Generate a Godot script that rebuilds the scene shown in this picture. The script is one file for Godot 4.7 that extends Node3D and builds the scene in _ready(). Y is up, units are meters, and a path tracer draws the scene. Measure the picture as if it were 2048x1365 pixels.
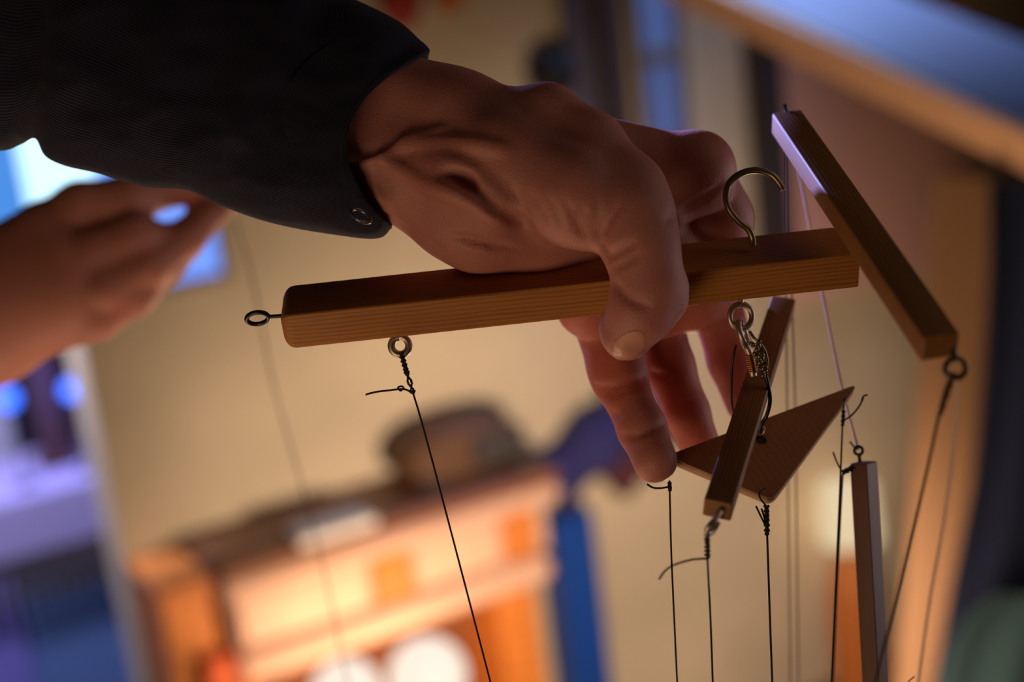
extends Node3D
# A hand holding a wooden puppet controller in a dim room. Foreground points are given as
# (picture x, picture y, millimetres behind the plane of focus); the room stands in a frame turned by TH.

const F := 2844.444
const D0 := 0.417
const TH := 0.4852

var eye := Vector3(0, 1.55, 0)
var ax_r: Vector3
var ax_u: Vector3
var ax_f: Vector3
var W: Transform3D
var used := {}
var M := {}

# ---------------------------------------------------------------- frames
func at(x: float, y: float, d: float) -> Vector3:
	return eye + d * ((x - 1024.0) / F * ax_r - (y - 682.5) / F * ax_u + ax_f)

func fg(x: float, y: float, dz: float) -> Vector3:
	return at(x, y, D0 + dz * 0.001)

func mm(x: float, y: float, dz: float) -> Vector3:   # camera-aligned millimetres, z away
	var d := D0 * 1000.0 + dz
	return Vector3((x - 1024.0) / F * d, -(y - 682.5) / F * d, d)

func from_mm(p: Vector3) -> Vector3:
	return eye + 0.001 * (p.x * ax_r + p.y * ax_u + p.z * ax_f)

func w(a: float, h: float, off: float) -> Vector3:
	return W * Vector3(a, h, off)

# ---------------------------------------------------------------- naming
func numbered(called: String) -> String:
	if not used.has(called):
		used[called] = 0
		return called
	used[called] += 1
	return "%s_%03d" % [called, used[called]]

func tag(o: Node, label: String, category: String, group := "") -> Node:
	o.set_meta("label", label)
	o.set_meta("category", category)
	if group != "":
		o.set_meta("group", group)
	return o

func thing(called: String, label: String, category: String, where := Transform3D(), group := "") -> Node3D:
	var o := Node3D.new()
	o.name = numbered(called)
	add_child(o)
	o.transform = where
	tag(o, label, category, group)
	return o

func obj(called: String, mesh: Mesh, m: Material, parent: Node = null) -> MeshInstance3D:
	var o := MeshInstance3D.new()
	o.name = numbered(called) if parent == null else called
	o.mesh = mesh
	o.material_override = m
	o.cast_shadow = GeometryInstance3D.SHADOW_CASTING_SETTING_ON
	(parent if parent else self).add_child(o, true)
	return o

func struct(called: String, mesh: Mesh, m: Material) -> MeshInstance3D:
	var o := obj(called, mesh, m)
	o.set_meta("kind", "structure")
	return o

func put_part(called: String, mesh: Mesh, m: Material, parent: Node3D) -> MeshInstance3D:   # mesh in world space, parent with a place of its own
	var o := obj(called, mesh, m, parent)
	o.transform = parent.global_transform.affine_inverse() if parent.get_parent() == self else (parent.get_parent() as Node3D).global_transform.affine_inverse() * Transform3D()
	return o

# ---------------------------------------------------------------- mesh building
class Tris:
	var v := PackedVector3Array()
	var uv := PackedVector2Array()
	var g := PackedInt32Array()
	var grp := 0
	func tri(a: Vector3, b: Vector3, c: Vector3, ua := Vector2.ZERO, ub := Vector2.ZERO, uc := Vector2.ZERO) -> void:
		v.append(a); v.append(b); v.append(c)
		uv.append(ua); uv.append(ub); uv.append(uc)
		g.append(grp)
	func quad(a: Vector3, b: Vector3, c: Vector3, d: Vector3, ua := Vector2.ZERO, ub := Vector2.ZERO, uc := Vector2.ZERO, ud := Vector2.ZERO) -> void:
		tri(a, b, c, ua, ub, uc)
		tri(a, c, d, ua, uc, ud)
	func mark() -> int:
		return v.size()
	func orient(from: int) -> void:   # outward faces for one closed piece
		var o := Vector3.ZERO
		for i in range(from, v.size()):
			o += v[i]
		o /= maxf(1.0, v.size() - from)
		var vol := 0.0
		for i in range(from, v.size(), 3):
			vol += (v[i] - o).dot((v[i + 1] - o).cross(v[i + 2] - o))
		if vol > 0.0:
			for i in range(from, v.size(), 3):
				var t := v[i + 1]; v[i + 1] = v[i + 2]; v[i + 2] = t
				var s := uv[i + 1]; uv[i + 1] = uv[i + 2]; uv[i + 2] = s
	func mesh() -> ArrayMesh:
		var st := SurfaceTool.new()
		st.begin(Mesh.PRIMITIVE_TRIANGLES)
		for i in v.size():
			st.set_smooth_group(g[i / 3] if g[i / 3] >= 0 else 0xFFFFFFFF)
			st.set_uv(uv[i])
			st.add_vertex(v[i])
		st.generate_normals()
		st.index()
		return st.commit()

func loft(t: Tris, rings: Array, us := 1.0, vs := 1.0, capped := true) -> void:
	var from := t.mark()
	var n: int = rings[0].size()
	var run := 0.0
	var runs := [0.0]
	for j in range(1, rings.size()):
		run += (rings[j][0] - rings[j - 1][0]).length()
		runs.append(run)
	t.grp = 0
	var round_: PackedVector3Array = rings[rings.size() / 2]
	var arc := [0.0]
	for i in n:
		arc.append(arc[-1] + round_[i].distance_to(round_[(i + 1) % n]))
	for j in rings.size() - 1:
		for i in n:
			var k := (i + 1) % n
			var u0: float = arc[i] / arc[-1] * us
			var u1: float = arc[i + 1] / arc[-1] * us
			t.quad(rings[j][i], rings[j][k], rings[j + 1][k], rings[j + 1][i], Vector2(runs[j] * vs, u0), Vector2(runs[j] * vs, u1), Vector2(runs[j + 1] * vs, u1), Vector2(runs[j + 1] * vs, u0))
	if capped:
		t.grp = 1
		for e in [0, rings.size() - 1]:
			var c := Vector3.ZERO
			for p in rings[e]:
				c += p
			c /= n
			for i in n:
				var k := (i + 1) % n
				var q: Vector3 = rings[e][i]
				var q2: Vector3 = rings[e][k]
				if e == 0:
					t.tri(c, q2, q, Vector2(0, .5), Vector2((q2 - c).x * vs, (q2 - c).y * vs), Vector2((q - c).x * vs, (q - c).y * vs))
				else:
					t.tri(c, q, q2, Vector2(0, .5), Vector2((q - c).x * vs, (q - c).y * vs), Vector2((q2 - c).x * vs, (q2 - c).y * vs))
	t.orient(from)

func tube(t: Tris, pts: Array, rad, sides := 10) -> void:
	var rings := []
	var up := Vector3.ZERO
	for i in pts.size():
		var d: Vector3 = (pts[mini(i + 1, pts.size() - 1)] - pts[maxi(i - 1, 0)]).normalized()
		if up == Vector3.ZERO:
			up = d.cross(Vector3(0.31, 0.2, 0.93)).normalized()
		up = (up - d * up.dot(d)).normalized()
		var s := d.cross(up)
		var r: float = rad[i] if rad is Array else rad
		var ring := PackedVector3Array()
		for k in sides:
			var a := TAU * k / sides
			ring.append(pts[i] + (up * cos(a) + s * sin(a)) * r)
		rings.append(ring)
	loft(t, rings, 1.0, 20.0)

func spline(pts: Array, per := 8) -> Array:
	var out := []
	for i in pts.size() - 1:
		var p0: Vector3 = pts[maxi(i - 1, 0)]
		var p3: Vector3 = pts[mini(i + 2, pts.size() - 1)]
		for k in per:
			out.append((pts[i] as Vector3).cubic_interpolate(pts[i + 1], p0, p3, float(k) / per))
	out.append(pts[-1])
	return out

func fgs(list: Array) -> Array:
	var out := []
	for p in list:
		out.append(fg(p[0], p[1], p[2]))
	return out

func torus(t: Tris, c: Vector3, e1: Vector3, e2: Vector3, R: float, r: float, a0 := 0.0, a1 := TAU, n := 28) -> void:
	var pts := []
	for i in n + 1:
		var a := lerpf(a0, a1, float(i) / n)
		pts.append(c + (e1 * cos(a) + e2 * sin(a)) * R)
	tube(t, pts, r, 12)

func twist(t: Tris, p0: Vector3, p1: Vector3, gap: float, r: float, turns: float) -> void:   # two strands laid round each other
	var d := (p1 - p0).normalized()
	var s := d.cross(ax_f).normalized()
	var q := d.cross(s)
	for strand in 2:
		var pts := []
		for i in 41:
			var a := TAU * turns * i / 40.0 + PI * strand
			var gg := gap * (1.0 + 0.35 * sin(i * 1.7))
			pts.append(p0.lerp(p1, i / 40.0) + (s * cos(a) + q * sin(a)) * gg)
		tube(t, pts, r, 7)

func beam(t: Tris, p0: Vector3, p1: Vector3, wv: Vector3, hv: Vector3, edge: float, end0: float, end1: float) -> void:
	# a bar with rounded long edges; wv and hv are half-width vectors; end radii round its ends
	var d := (p1 - p0).normalized()
	var L := (p1 - p0).length()
	var stations := []
	var steps := 5
	for i in steps:
		var a := PI / 2 * i / steps
		stations.append([end0 * (1 - sin(a)) * 0 + end0 * (1.0 - cos(PI / 2 * i / steps)) * 1.0, end0 * (1.0 - sin(a))])
	for i in 9:
		stations.append([end0 + (L - end0 - end1) * i / 8.0, 0.0])
	for i in range(steps - 1, -1, -1):
		var a := PI / 2 * i / steps
		stations.append([L - end1 * (1.0 - cos(a)), end1 * (1.0 - sin(a))])
	var W0 := wv.length()
	var H0 := hv.length()
	var wn := wv / W0
	var hn := hv / H0
	var rings := []
	for s in stations:
		var a: float = W0 - s[1]
		var b: float = H0 - s[1]
		var ring := PackedVector3Array()
		for c in 4:
			var sx: float = [1, -1, -1, 1][c]
			var sy: float = [1, 1, -1, -1][c]
			var a0: float = [0.0, 90.0, 180.0, 270.0][c]
			for k in 5:
				var an := deg_to_rad(a0 + 90.0 * k / 4)
				ring.append(p0 + d * s[0] + wn * (sx * (a - edge) + cos(an) * edge) + hn * (sy * (b - edge) + sin(an) * edge))
		rings.append(ring)
	loft(t, rings, 1.0, 5.2)

func box(t: Tris, c: Vector3, s: Vector3, ch := 0.004, basis := Basis.IDENTITY) -> void:
	# box with chamfered edges, c its centre, s its full size
	var from := t.mark()
	t.grp = -1
	var h := s / 2
	ch = minf(ch, minf(h.x, minf(h.y, h.z)) * 0.8)
	var P := func(sx: float, sy: float, sz: float, ax: int) -> Vector3:
		var p := Vector3(sx * (h.x - (0.0 if ax == 0 else ch)), sy * (h.y - (0.0 if ax == 1 else ch)), sz * (h.z - (0.0 if ax == 2 else ch)))
		return c + basis * p
	var face := func(a: Vector3, b: Vector3, cc: Vector3, d: Vector3) -> void:
		var n := (b - a).cross(d - a)
		if n.dot((a + b + cc + d) / 4 - c) > 0:
			t.quad(a, d, cc, b, Vector2(0, 0), Vector2(0, 1), Vector2(1, 1), Vector2(1, 0))
		else:
			t.quad(a, b, cc, d, Vector2(0, 0), Vector2(1, 0), Vector2(1, 1), Vector2(0, 1))
	for s1 in [-1.0, 1.0]:
		face.call(P.call(s1, -1, -1, 0), P.call(s1, 1, -1, 0), P.call(s1, 1, 1, 0), P.call(s1, -1, 1, 0))
		face.call(P.call(-1, s1, -1, 1), P.call(1, s1, -1, 1), P.call(1, s1, 1, 1), P.call(-1, s1, 1, 1))
		face.call(P.call(-1, -1, s1, 2), P.call(1, -1, s1, 2), P.call(1, 1, s1, 2), P.call(-1, 1, s1, 2))
		for s2 in [-1.0, 1.0]:
			face.call(P.call(s1, s2, -1, 0), P.call(s1, s2, 1, 0), P.call(s1, s2, 1, 1), P.call(s1, s2, -1, 1))
			face.call(P.call(s1, -1, s2, 0), P.call(s1, 1, s2, 0), P.call(s1, 1, s2, 2), P.call(s1, -1, s2, 2))
			face.call(P.call(-1, s1, s2, 1), P.call(1, s1, s2, 1), P.call(1, s1, s2, 2), P.call(-1, s1, s2, 2))
			for s3 in [-1.0, 1.0]:
				var a: Vector3 = P.call(s1, s2, s3, 0)
				var b: Vector3 = P.call(s1, s2, s3, 1)
				var d: Vector3 = P.call(s1, s2, s3, 2)
				if (b - a).cross(d - a).dot(a - c) > 0:
					t.tri(a, d, b)
				else:
					t.tri(a, b, d)

func bx(c: Vector3, s: Vector3, ch := 0.004, basis := Basis.IDENTITY) -> ArrayMesh:
	var t := Tris.new()
	box(t, c, s, ch, basis)
	return t.mesh()

func lathe(c: Vector3, prof: Array, n := 32) -> ArrayMesh:   # prof: [radius, height] from bottom to top
	var t := Tris.new()
	var rings := []
	for p in prof:
		var ring := PackedVector3Array()
		for i in n:
			var a := TAU * i / n
			ring.append(c + Vector3(cos(a) * p[0], p[1], sin(a) * p[0]))
		rings.append(ring)
	loft(t, rings, 1.0, 4.0)
	return t.mesh()

# ---------------------------------------------------------------- distance field for flesh
class Field:
	var o: Vector3
	var c: float
	var n: Vector3i
	var f: PackedFloat32Array
	var g: PackedFloat32Array
	var lo: Vector3i
	var hi: Vector3i
	func _init(lo_: Vector3, hi_: Vector3, cell: float) -> void:
		o = lo_
		c = cell
		n = Vector3i(((hi_ - lo_) / cell).ceil()) + Vector3i.ONE
		f.resize(n.x * n.y * n.z)
		f.fill(50.0)
		g.resize(f.size())
	func begin() -> void:
		g.fill(50.0)
		lo = n
		hi = Vector3i.ZERO
	func cap(a: Vector3, b: Vector3, ra: float, rb: float, k: float) -> void:
		_cap(g, a, b, ra, rb, k, 1)
	func _cap(q: PackedFloat32Array, a: Vector3, b: Vector3, ra: float, rb: float, k: float, how: int) -> void:
		var R := maxf(ra, rb) + k + 2.5 * c
		var l := Vector3i(((a.min(b) - Vector3.ONE * R - o) / c).floor()).clamp(Vector3i.ZERO, n - Vector3i.ONE)
		var h := Vector3i(((a.max(b) + Vector3.ONE * R - o) / c).ceil()).clamp(Vector3i.ZERO, n - Vector3i.ONE)
		if how == 1:
			lo = lo.min(l)
			hi = hi.max(h)
		var ab := b - a
		var inv := 1.0 / maxf(ab.length_squared(), 1e-6)
		var dr := rb - ra
		var ik := 1.0 / k
		for z in range(l.z, h.z + 1):
			for y in range(l.y, h.y + 1):
				var at_ := (z * n.y + y) * n.x
				var p := Vector3(o.x + l.x * c, o.y + y * c, o.z + z * c) - a
				for x in range(l.x, h.x + 1):
					var t := clampf(p.dot(ab) * inv, 0.0, 1.0)
					var d := (p - ab * t).length() - ra - dr * t
					p.x += c
					var e := q[at_ + x]
					if how == 1:
						if d < e + k:
							var m := maxf(k - absf(e - d), 0.0) * ik
							q[at_ + x] = minf(e, d) - m * m * k * 0.25
					else:
						d = -d
						if d > e - k:
							var m := maxf(k - absf(e - d), 0.0) * ik
							q[at_ + x] = maxf(e, d) + m * m * k * 0.25
		if how == 1 and q != g:
			pass
	func join(k: float) -> void:
		var ik := 1.0 / k
		for z in range(lo.z, hi.z + 1):
			for y in range(lo.y, hi.y + 1):
				var at_ := (z * n.y + y) * n.x
				for x in range(lo.x, hi.x + 1):
					var d := g[at_ + x]
					var e := f[at_ + x]
					if d < e + k:
						var m := maxf(k - absf(e - d), 0.0) * ik
						f[at_ + x] = minf(e, d) - m * m * k * 0.25
	func add(a: Vector3, b: Vector3, ra: float, rb: float, k: float) -> void:
		_cap(f, a, b, ra, rb, k, 1)
	func cut(a: Vector3, b: Vector3, ra: float, rb: float, k: float) -> void:
		_cap(f, a, b, ra, rb, k, 2)
	func val(p: Vector3) -> float:
		var q := (p - o) / c
		var i := Vector3i(q.floor())
		if i.x < 0 or i.y < 0 or i.z < 0 or i.x >= n.x - 1 or i.y >= n.y - 1 or i.z >= n.z - 1:
			return 50.0
		var t := q - Vector3(i)
		var at_ := (i.z * n.y + i.y) * n.x + i.x
		var sy := n.x
		var sz := n.x * n.y
		var a := lerpf(lerpf(f[at_], f[at_ + 1], t.x), lerpf(f[at_ + sy], f[at_ + sy + 1], t.x), t.y)
		var b := lerpf(lerpf(f[at_ + sz], f[at_ + sz + 1], t.x), lerpf(f[at_ + sz + sy], f[at_ + sz + sy + 1], t.x), t.y)
		return lerpf(a, b, t.z)
	func surface_along(dir: Vector3, z0: float, z1: float) -> Vector3:   # first skin met by a ray from the lens
		var z := z0
		while z < z1:
			var p := dir * z
			var d := val(p)
			if d < 0.0:
				for i in 4:
					z -= 0.15
					if val(dir * z) > 0.0:
						break
				return dir * z
			z += clampf(d * 0.7, 0.3, 6.0) if d < 40 else 2.0
		return Vector3.ZERO
	func nets(place: Callable, colour: Callable) -> ArrayMesh:
		var ids := {}
		var vs := PackedVector3Array()
		var sx := 1
		var sy := n.x
		var sz := n.x * n.y
		var offs := [0, 1, sy, sy + 1, sz, sz + 1, sz + sy, sz + sy + 1]
		var edges := [[0, 1], [2, 3], [4, 5], [6, 7], [0, 2], [1, 3], [4, 6], [5, 7], [0, 4], [1, 5], [2, 6], [3, 7]]
		for z in n.z - 1:
			for y in n.y - 1:
				var row := (z * n.y + y) * n.x
				for x in n.x - 1:
					var at_ := row + x
					if f[at_] > 3.0 * c or f[at_] < -3.0 * c:
						continue
					var inside := 0
					for k in 8:
						if f[at_ + offs[k]] < 0.0:
							inside += 1
					if inside == 0 or inside == 8:
						continue
					var sum := Vector3.ZERO
					var cnt := 0
					for e in edges:
						var a := f[at_ + offs[e[0]]]
						var b := f[at_ + offs[e[1]]]
						if (a < 0.0) != (b < 0.0):
							var t := a / (a - b)
							var pa := Vector3(e[0] & 1, (e[0] >> 1) & 1, e[0] >> 2)
							var pb := Vector3(e[1] & 1, (e[1] >> 1) & 1, e[1] >> 2)
							sum += pa.lerp(pb, t)
							cnt += 1
					ids[at_] = vs.size()
					vs.append(o + (Vector3(x, y, z) + sum / cnt) * c)
		var idx := PackedInt32Array()
		for key in ids:
			var at_: int = key
			var inside_ := f[at_] < 0.0
			for ax in 3:
				var s: int = [sx, sy, sz][ax]
				if (f[at_ + s] < 0.0) == inside_:
					continue
				var u: int = [sy, sz, sx][ax]
				var w_: int = [sz, sx, sy][ax]
				if not (ids.has(at_ - u) and ids.has(at_ - w_) and ids.has(at_ - u - w_)):
					continue
				var a: int = ids[at_]
				var b: int = ids[at_ - u]
				var d: int = ids[at_ - w_]
				var e: int = ids[at_ - u - w_]
				if inside_:
					idx.append_array([a, b, e, a, e, d])
				else:
					idx.append_array([a, e, b, a, d, e])
		var nm := PackedVector3Array()
		var col := PackedColorArray()
		for i in vs.size():
			var p := vs[i]
			var h := c * 0.9
			var gr := Vector3(val(p + Vector3(h, 0, 0)) - val(p - Vector3(h, 0, 0)), val(p + Vector3(0, h, 0)) - val(p - Vector3(0, h, 0)), val(p + Vector3(0, 0, h)) - val(p - Vector3(0, 0, h)))
			if gr.length_squared() < 1e-9:
				gr = Vector3(-1, 0, 0)
			nm.append(gr)
			col.append(colour.call(p, gr.normalized()))
		var wv := PackedVector3Array()
		var origin: Vector3 = place.call(Vector3.ZERO)
		for i in vs.size():
			wv.append(place.call(vs[i]))
			nm[i] = ((place.call(nm[i]) as Vector3) - origin).normalized()
		# make the winding agree with the normals (front faces run clockwise)
		if idx.size() >= 3:
			var agree := 0
			for i in range(0, mini(idx.size(), 3000), 3):
				if (wv[idx[i + 1]] - wv[idx[i]]).cross(wv[idx[i + 2]] - wv[idx[i]]).dot(nm[idx[i]]) > 0:
					agree += 1
				else:
					agree -= 1
			if agree > 0:
				for i in range(0, idx.size(), 3):
					var t := idx[i + 1]; idx[i + 1] = idx[i + 2]; idx[i + 2] = t
		var arr := []
		arr.resize(Mesh.ARRAY_MAX)
		arr[Mesh.ARRAY_VERTEX] = wv
		arr[Mesh.ARRAY_NORMAL] = nm
		arr[Mesh.ARRAY_COLOR] = col
		arr[Mesh.ARRAY_INDEX] = idx
		var me := ArrayMesh.new()
		me.add_surface_from_arrays(Mesh.PRIMITIVE_TRIANGLES, arr)
		return me

# ---------------------------------------------------------------- materials
func mat(c: Color, rough := 0.7, metal := 0.0) -> StandardMaterial3D:
	var m := StandardMaterial3D.new()
	m.albedo_color = c
	m.roughness = rough
	m.metallic = metal
	return m

func rgb(r: float, g: float, b: float) -> Color:
	return Color(r / 255.0, g / 255.0, b / 255.0)

func noise_tex(freq: float, seed_: int, size := 256, normal := false, strength := 4.0, ramp: Gradient = null) -> NoiseTexture2D:
	var nz := FastNoiseLite.new()
	nz.seed = seed_
	nz.frequency = freq
	if freq > 0.08:
		nz.noise_type = FastNoiseLite.TYPE_CELLULAR
		nz.cellular_return_type = FastNoiseLite.RETURN_DISTANCE2_SUB
	nz.fractal_octaves = 4
	var t := NoiseTexture2D.new()
	t.width = size
	t.height = size
	t.seamless = true
	t.noise = nz
	t.as_normal_map = normal
	t.bump_strength = strength
	if ramp:
		t.color_ramp = ramp
	return t

func grain_image(seed_: int, rings: float, dark: float) -> ImageTexture:
	# long wood grain: u runs along the board, v round it
	var nz := FastNoiseLite.new()
	nz.seed = seed_
	nz.frequency = 1.0
	var fine := FastNoiseLite.new()
	fine.seed = seed_ + 9
	fine.frequency = 1.0
	var im := Image.create(512, 256, false, Image.FORMAT_RGB8)
	for y in 256:
		for x in 512:
			var u := x / 512.0
			var v := y / 256.0
			var bend := nz.get_noise_2d(u * 1.2, v * 1.6) * 0.5
			var r := v * rings + bend * 2.2
			var band := pow(0.5 + 0.5 * sin(TAU * r), 3.0) * (0.6 + 0.4 * nz.get_noise_2d(u * 2.0 + 31.0, v * 9.0))
			var fi := fine.get_noise_2d(u * 7.0, v * 170.0) * 0.5 + fine.get_noise_2d(u * 30.0, v * 120.0) * 0.3
			var q := clampf(1.0 - dark * band - 0.22 * maxf(fi, 0.0) + 0.08 * nz.get_noise_2d(u * 3.0, v * 3.0 + 50.0), 0.0, 1.0)
			im.set_pixel(x, y, Color(q, pow(q, 1.12), pow(q, 1.3)))
	im.generate_mipmaps()
	return ImageTexture.create_from_image(im)

func wood(tex: Texture2D, c: Color, rough := 0.55) -> StandardMaterial3D:
	var m := mat(c, rough)
	m.albedo_texture = tex
	m.heightmap_enabled = true
	m.heightmap_texture = tex
	m.heightmap_scale = 0.008
	return m

func knit_image() -> ImageTexture:
	var nz := FastNoiseLite.new()
	nz.seed = 5
	nz.frequency = 0.08
	var im := Image.create(128, 128, false, Image.FORMAT_RGB8)
	for y in 128:
		for x in 128:
			var line := absf(sin(PI * 4.0 * y / 128.0))
			var stitch := 0.5 + 0.5 * sin(TAU * 8.0 * x / 128.0 + (PI if int(y / 32) % 2 else 0.0))
			var q := clampf(0.15 + 0.6 * line + 0.2 * stitch * line + 0.15 * nz.get_noise_2d(x, y), 0, 1)
			im.set_pixel(x, y, Color(q, q, q))
	im.generate_mipmaps()
	return ImageTexture.create_from_image(im)

func glow(c: Color, e: float) -> StandardMaterial3D:
	var m := mat(Color(0.2, 0.2, 0.2), 0.6)
	m.emission_enabled = true
	m.emission = c
	m.emission_energy_multiplier = e
	return m

func omni(p: Vector3, c: Color, e: float, size: float) -> OmniLight3D:
	var l := OmniLight3D.new()
	l.name = numbered("lamp_light")
	l.light_color = c
	l.light_energy = e
	l.light_size = size
	l.omni_range = 12.0
	l.omni_attenuation = 2.0
	l.shadow_enabled = true
	add_child(l)
	l.position = p
	return l

func spot(p: Vector3, target: Vector3, c: Color, e: float, angle: float, size: float) -> SpotLight3D:
	var l := SpotLight3D.new()
	l.name = numbered("spot_light")
	l.light_color = c
	l.light_energy = e
	l.light_size = size
	l.spot_angle_attenuation = 1.0
	l.spot_range = 12.0
	l.spot_attenuation = 2.0
	l.spot_angle = angle
	l.shadow_enabled = true
	add_child(l)
	l.look_at_from_position(p, target, Vector3(0.05, 0.3, 1))
	return l

func area(p: Vector3, target: Vector3, c: Color, e: float, size: Vector2) -> AreaLight3D:
	var l := AreaLight3D.new()
	l.name = numbered("soft_light")
	l.light_color = c
	l.light_energy = e
	l.area_size = size
	l.area_range = 12.0
	l.area_attenuation = 2.0
	l.shadow_enabled = true
	add_child(l)
	l.look_at_from_position(p, target, Vector3(0.05, 1, 0.02))
	return l

# ================================================================ scene
func _ready() -> void:
	var p := deg_to_rad(14.0)
	var ro := deg_to_rad(7.0)
	ax_f = Vector3(0, -sin(p), -cos(p))
	var r0 := Vector3.RIGHT
	var u0 := Vector3(0, cos(p), -sin(p))
	ax_r = cos(ro) * r0 - sin(ro) * u0
	ax_u = sin(ro) * r0 + cos(ro) * u0
	W = Transform3D(Basis(Vector3.UP, TH), Vector3(-0.48, 0, -2.014))

	var cam := Camera3D.new()
	cam.name = "camera"
	add_child(cam)
	cam.transform = Transform3D(Basis(ax_r, ax_u, -ax_f), eye)
	cam.fov = rad_to_deg(2.0 * atan(682.5 / F))
	cam.near = 0.02
	cam.far = 40.0
	var at_ := CameraAttributesPhysical.new()
	at_.frustum_focal_length = 50.0
	at_.frustum_focus_distance = D0
	at_.exposure_aperture = 5.0
	at_.frustum_near = 0.02
	at_.frustum_far = 40.0
	cam.attributes = at_
	cam.fov = rad_to_deg(2.0 * atan(682.5 / F))
	cam.current = true

	var env := Environment.new()
	env.background_mode = Environment.BG_COLOR
	env.background_color = Color(0.02, 0.03, 0.06)
	env.tonemap_mode = Environment.TONE_MAPPER_LINEAR
	env.tonemap_exposure = 1.0
	env.sdfgi_enabled = true
	env.ssao_enabled = true
	env.ssil_enabled = true
	var we := WorldEnvironment.new()
	we.name = "world_environment"
	we.environment = env
	add_child(we)

	# light: a warm low lamp in front of the hand, a cool one to the right, the blue window at the back left
	area(from_mm(Vector3(-180, -240, 170)), fg(1200, 600, 10), Color(1.0, 0.83, 0.66), 0.048, Vector2(0.2, 0.14))
	area(from_mm(Vector3(420, 330, 260)), fg(1500, 700, 10), Color(1.0, 0.86, 0.74), 0.021, Vector2(0.25, 0.25))
	area(at(150, 2150, 0.62), at(150, 600, 0.62), Color(1.0, 0.82, 0.68), 0.052, Vector2(0.2, 0.15))
	area(fg(4200, 500, 200), fg(1400, 600, 10), Color(1.0, 0.93, 0.95), 0.10, Vector2(0.3, 0.4))
	spot(w(0.25, 0.82, 1.1), w(0.62, 0.50, -0.2), Color(1.0, 0.885, 0.77), 1.9, 44.0, 0.06)
	omni(w(0.25, 0.82, 1.08), Color(1.0, 0.86, 0.70), 0.28, 0.06)
	spot(from_mm(Vector3(-640, 616, 1340)), fg(1612, 380, 12), Color(0.60, 0.62, 1.0), 9.0, 3.4, 0.03)
	area(w(-0.35, 1.7, -0.35), w(-0.2, 0.7, -0.75), Color(0.88, 0.88, 1.0), 2.5, Vector2(0.2, 0.2))
	spot(at(1600, -900, 2.3), at(1640, 20, 2.3), Color(0.62, 0.74, 1.0), 1.9, 36.0, 0.12)

	materials()
	room()
	background()
	controller()
	strings()
	first_person()
	second_person()

func materials() -> void:
	var g1 := grain_image(3, 40.0, 0.26)
	var g2 := grain_image(17, 26.0, 0.3)
	M.pine = wood(g1, rgb(176, 114, 48), 0.6)
	M.pine2 = wood(g2, rgb(146, 98, 50), 0.6)
	M.ply = wood(grain_image(29, 50.0, 0.10), rgb(150, 100, 66), 0.6)
	M.dark_stick = wood(g1, rgb(104, 64, 42), 0.55)
	M.steel = mat(rgb(186, 172, 154), 0.46, 1.0)
	M.brass_steel = mat(rgb(140, 125, 100), 0.42, 1.0)
	M.black_steel = mat(rgb(60, 58, 58), 0.4, 1.0)
	M.thread = mat(rgb(24, 20, 20), 0.85)
	M.pale_thread = mat(rgb(238, 208, 188), 0.85)
	M.brown_thread = mat(rgb(70, 48, 38), 0.85)
	var skin := mat(Color.WHITE, 0.58)
	skin.vertex_color_use_as_albedo = true
	skin.subsurf_scatter_enabled = true
	skin.subsurf_scatter_strength = 0.14
	skin.heightmap_enabled = true
	skin.heightmap_texture = noise_tex(0.09, 21, 512)
	skin.heightmap_scale = 0.02
	skin.uv1_triplanar = true
	skin.uv1_world_triplanar = true
	skin.uv1_scale = Vector3.ONE * 22.0
	M.skin = skin
	M.nail = mat(rgb(196, 138, 120), 0.45)
	var cl := mat(rgb(17, 18, 42), 0.95)
	cl.heightmap_enabled = true
	cl.heightmap_texture = knit_image()
	cl.heightmap_scale = 0.03
	cl.uv1_scale = Vector3(1, 1, 1)
	cl.rim_enabled = true
	cl.rim = 0.25
	M.knit = cl
	M.wall = mat(rgb(205, 186, 158), 0.9)
	M.wall.albedo_texture = noise_tex(0.012, 4, 256, false, 4.0, ramp2(Color(0.86, 0.86, 0.86), Color(1, 1, 1)))
	M.wall.uv1_triplanar = true
	M.wall.uv1_world_triplanar = true
	M.wall.uv1_scale = Vector3.ONE * 0.8

func ramp2(a: Color, b: Color) -> Gradient:
	var g := Gradient.new()
	g.set_color(0, a)
	g.set_color(1, b)
	return g

func wbox(called: String, a0: float, a1: float, h0: float, h1: float, n0: float, n1: float, m: Material, parent: Node3D = null, ch := 0.004) -> MeshInstance3D:
	# a box between those bounds of the room's frame
	var mesh := bx(Vector3((a0 + a1) / 2, (h0 + h1) / 2, (n0 + n1) / 2), Vector3(absf(a1 - a0), absf(h1 - h0), absf(n1 - n0)), ch)
	var o := obj(called, mesh, m, parent)
	if parent == null:
		o.transform = W
	return o

func wthing(called: String, label: String, category: String, group := "") -> Node3D:
	return thing(called, label, category, W, group)

func wstruct(called: String, a0: float, a1: float, h0: float, h1: float, n0: float, n1: float, m: Material) -> void:
	wbox(called, a0, a1, h0, h1, n0, n1, m).set_meta("kind", "structure")

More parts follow.
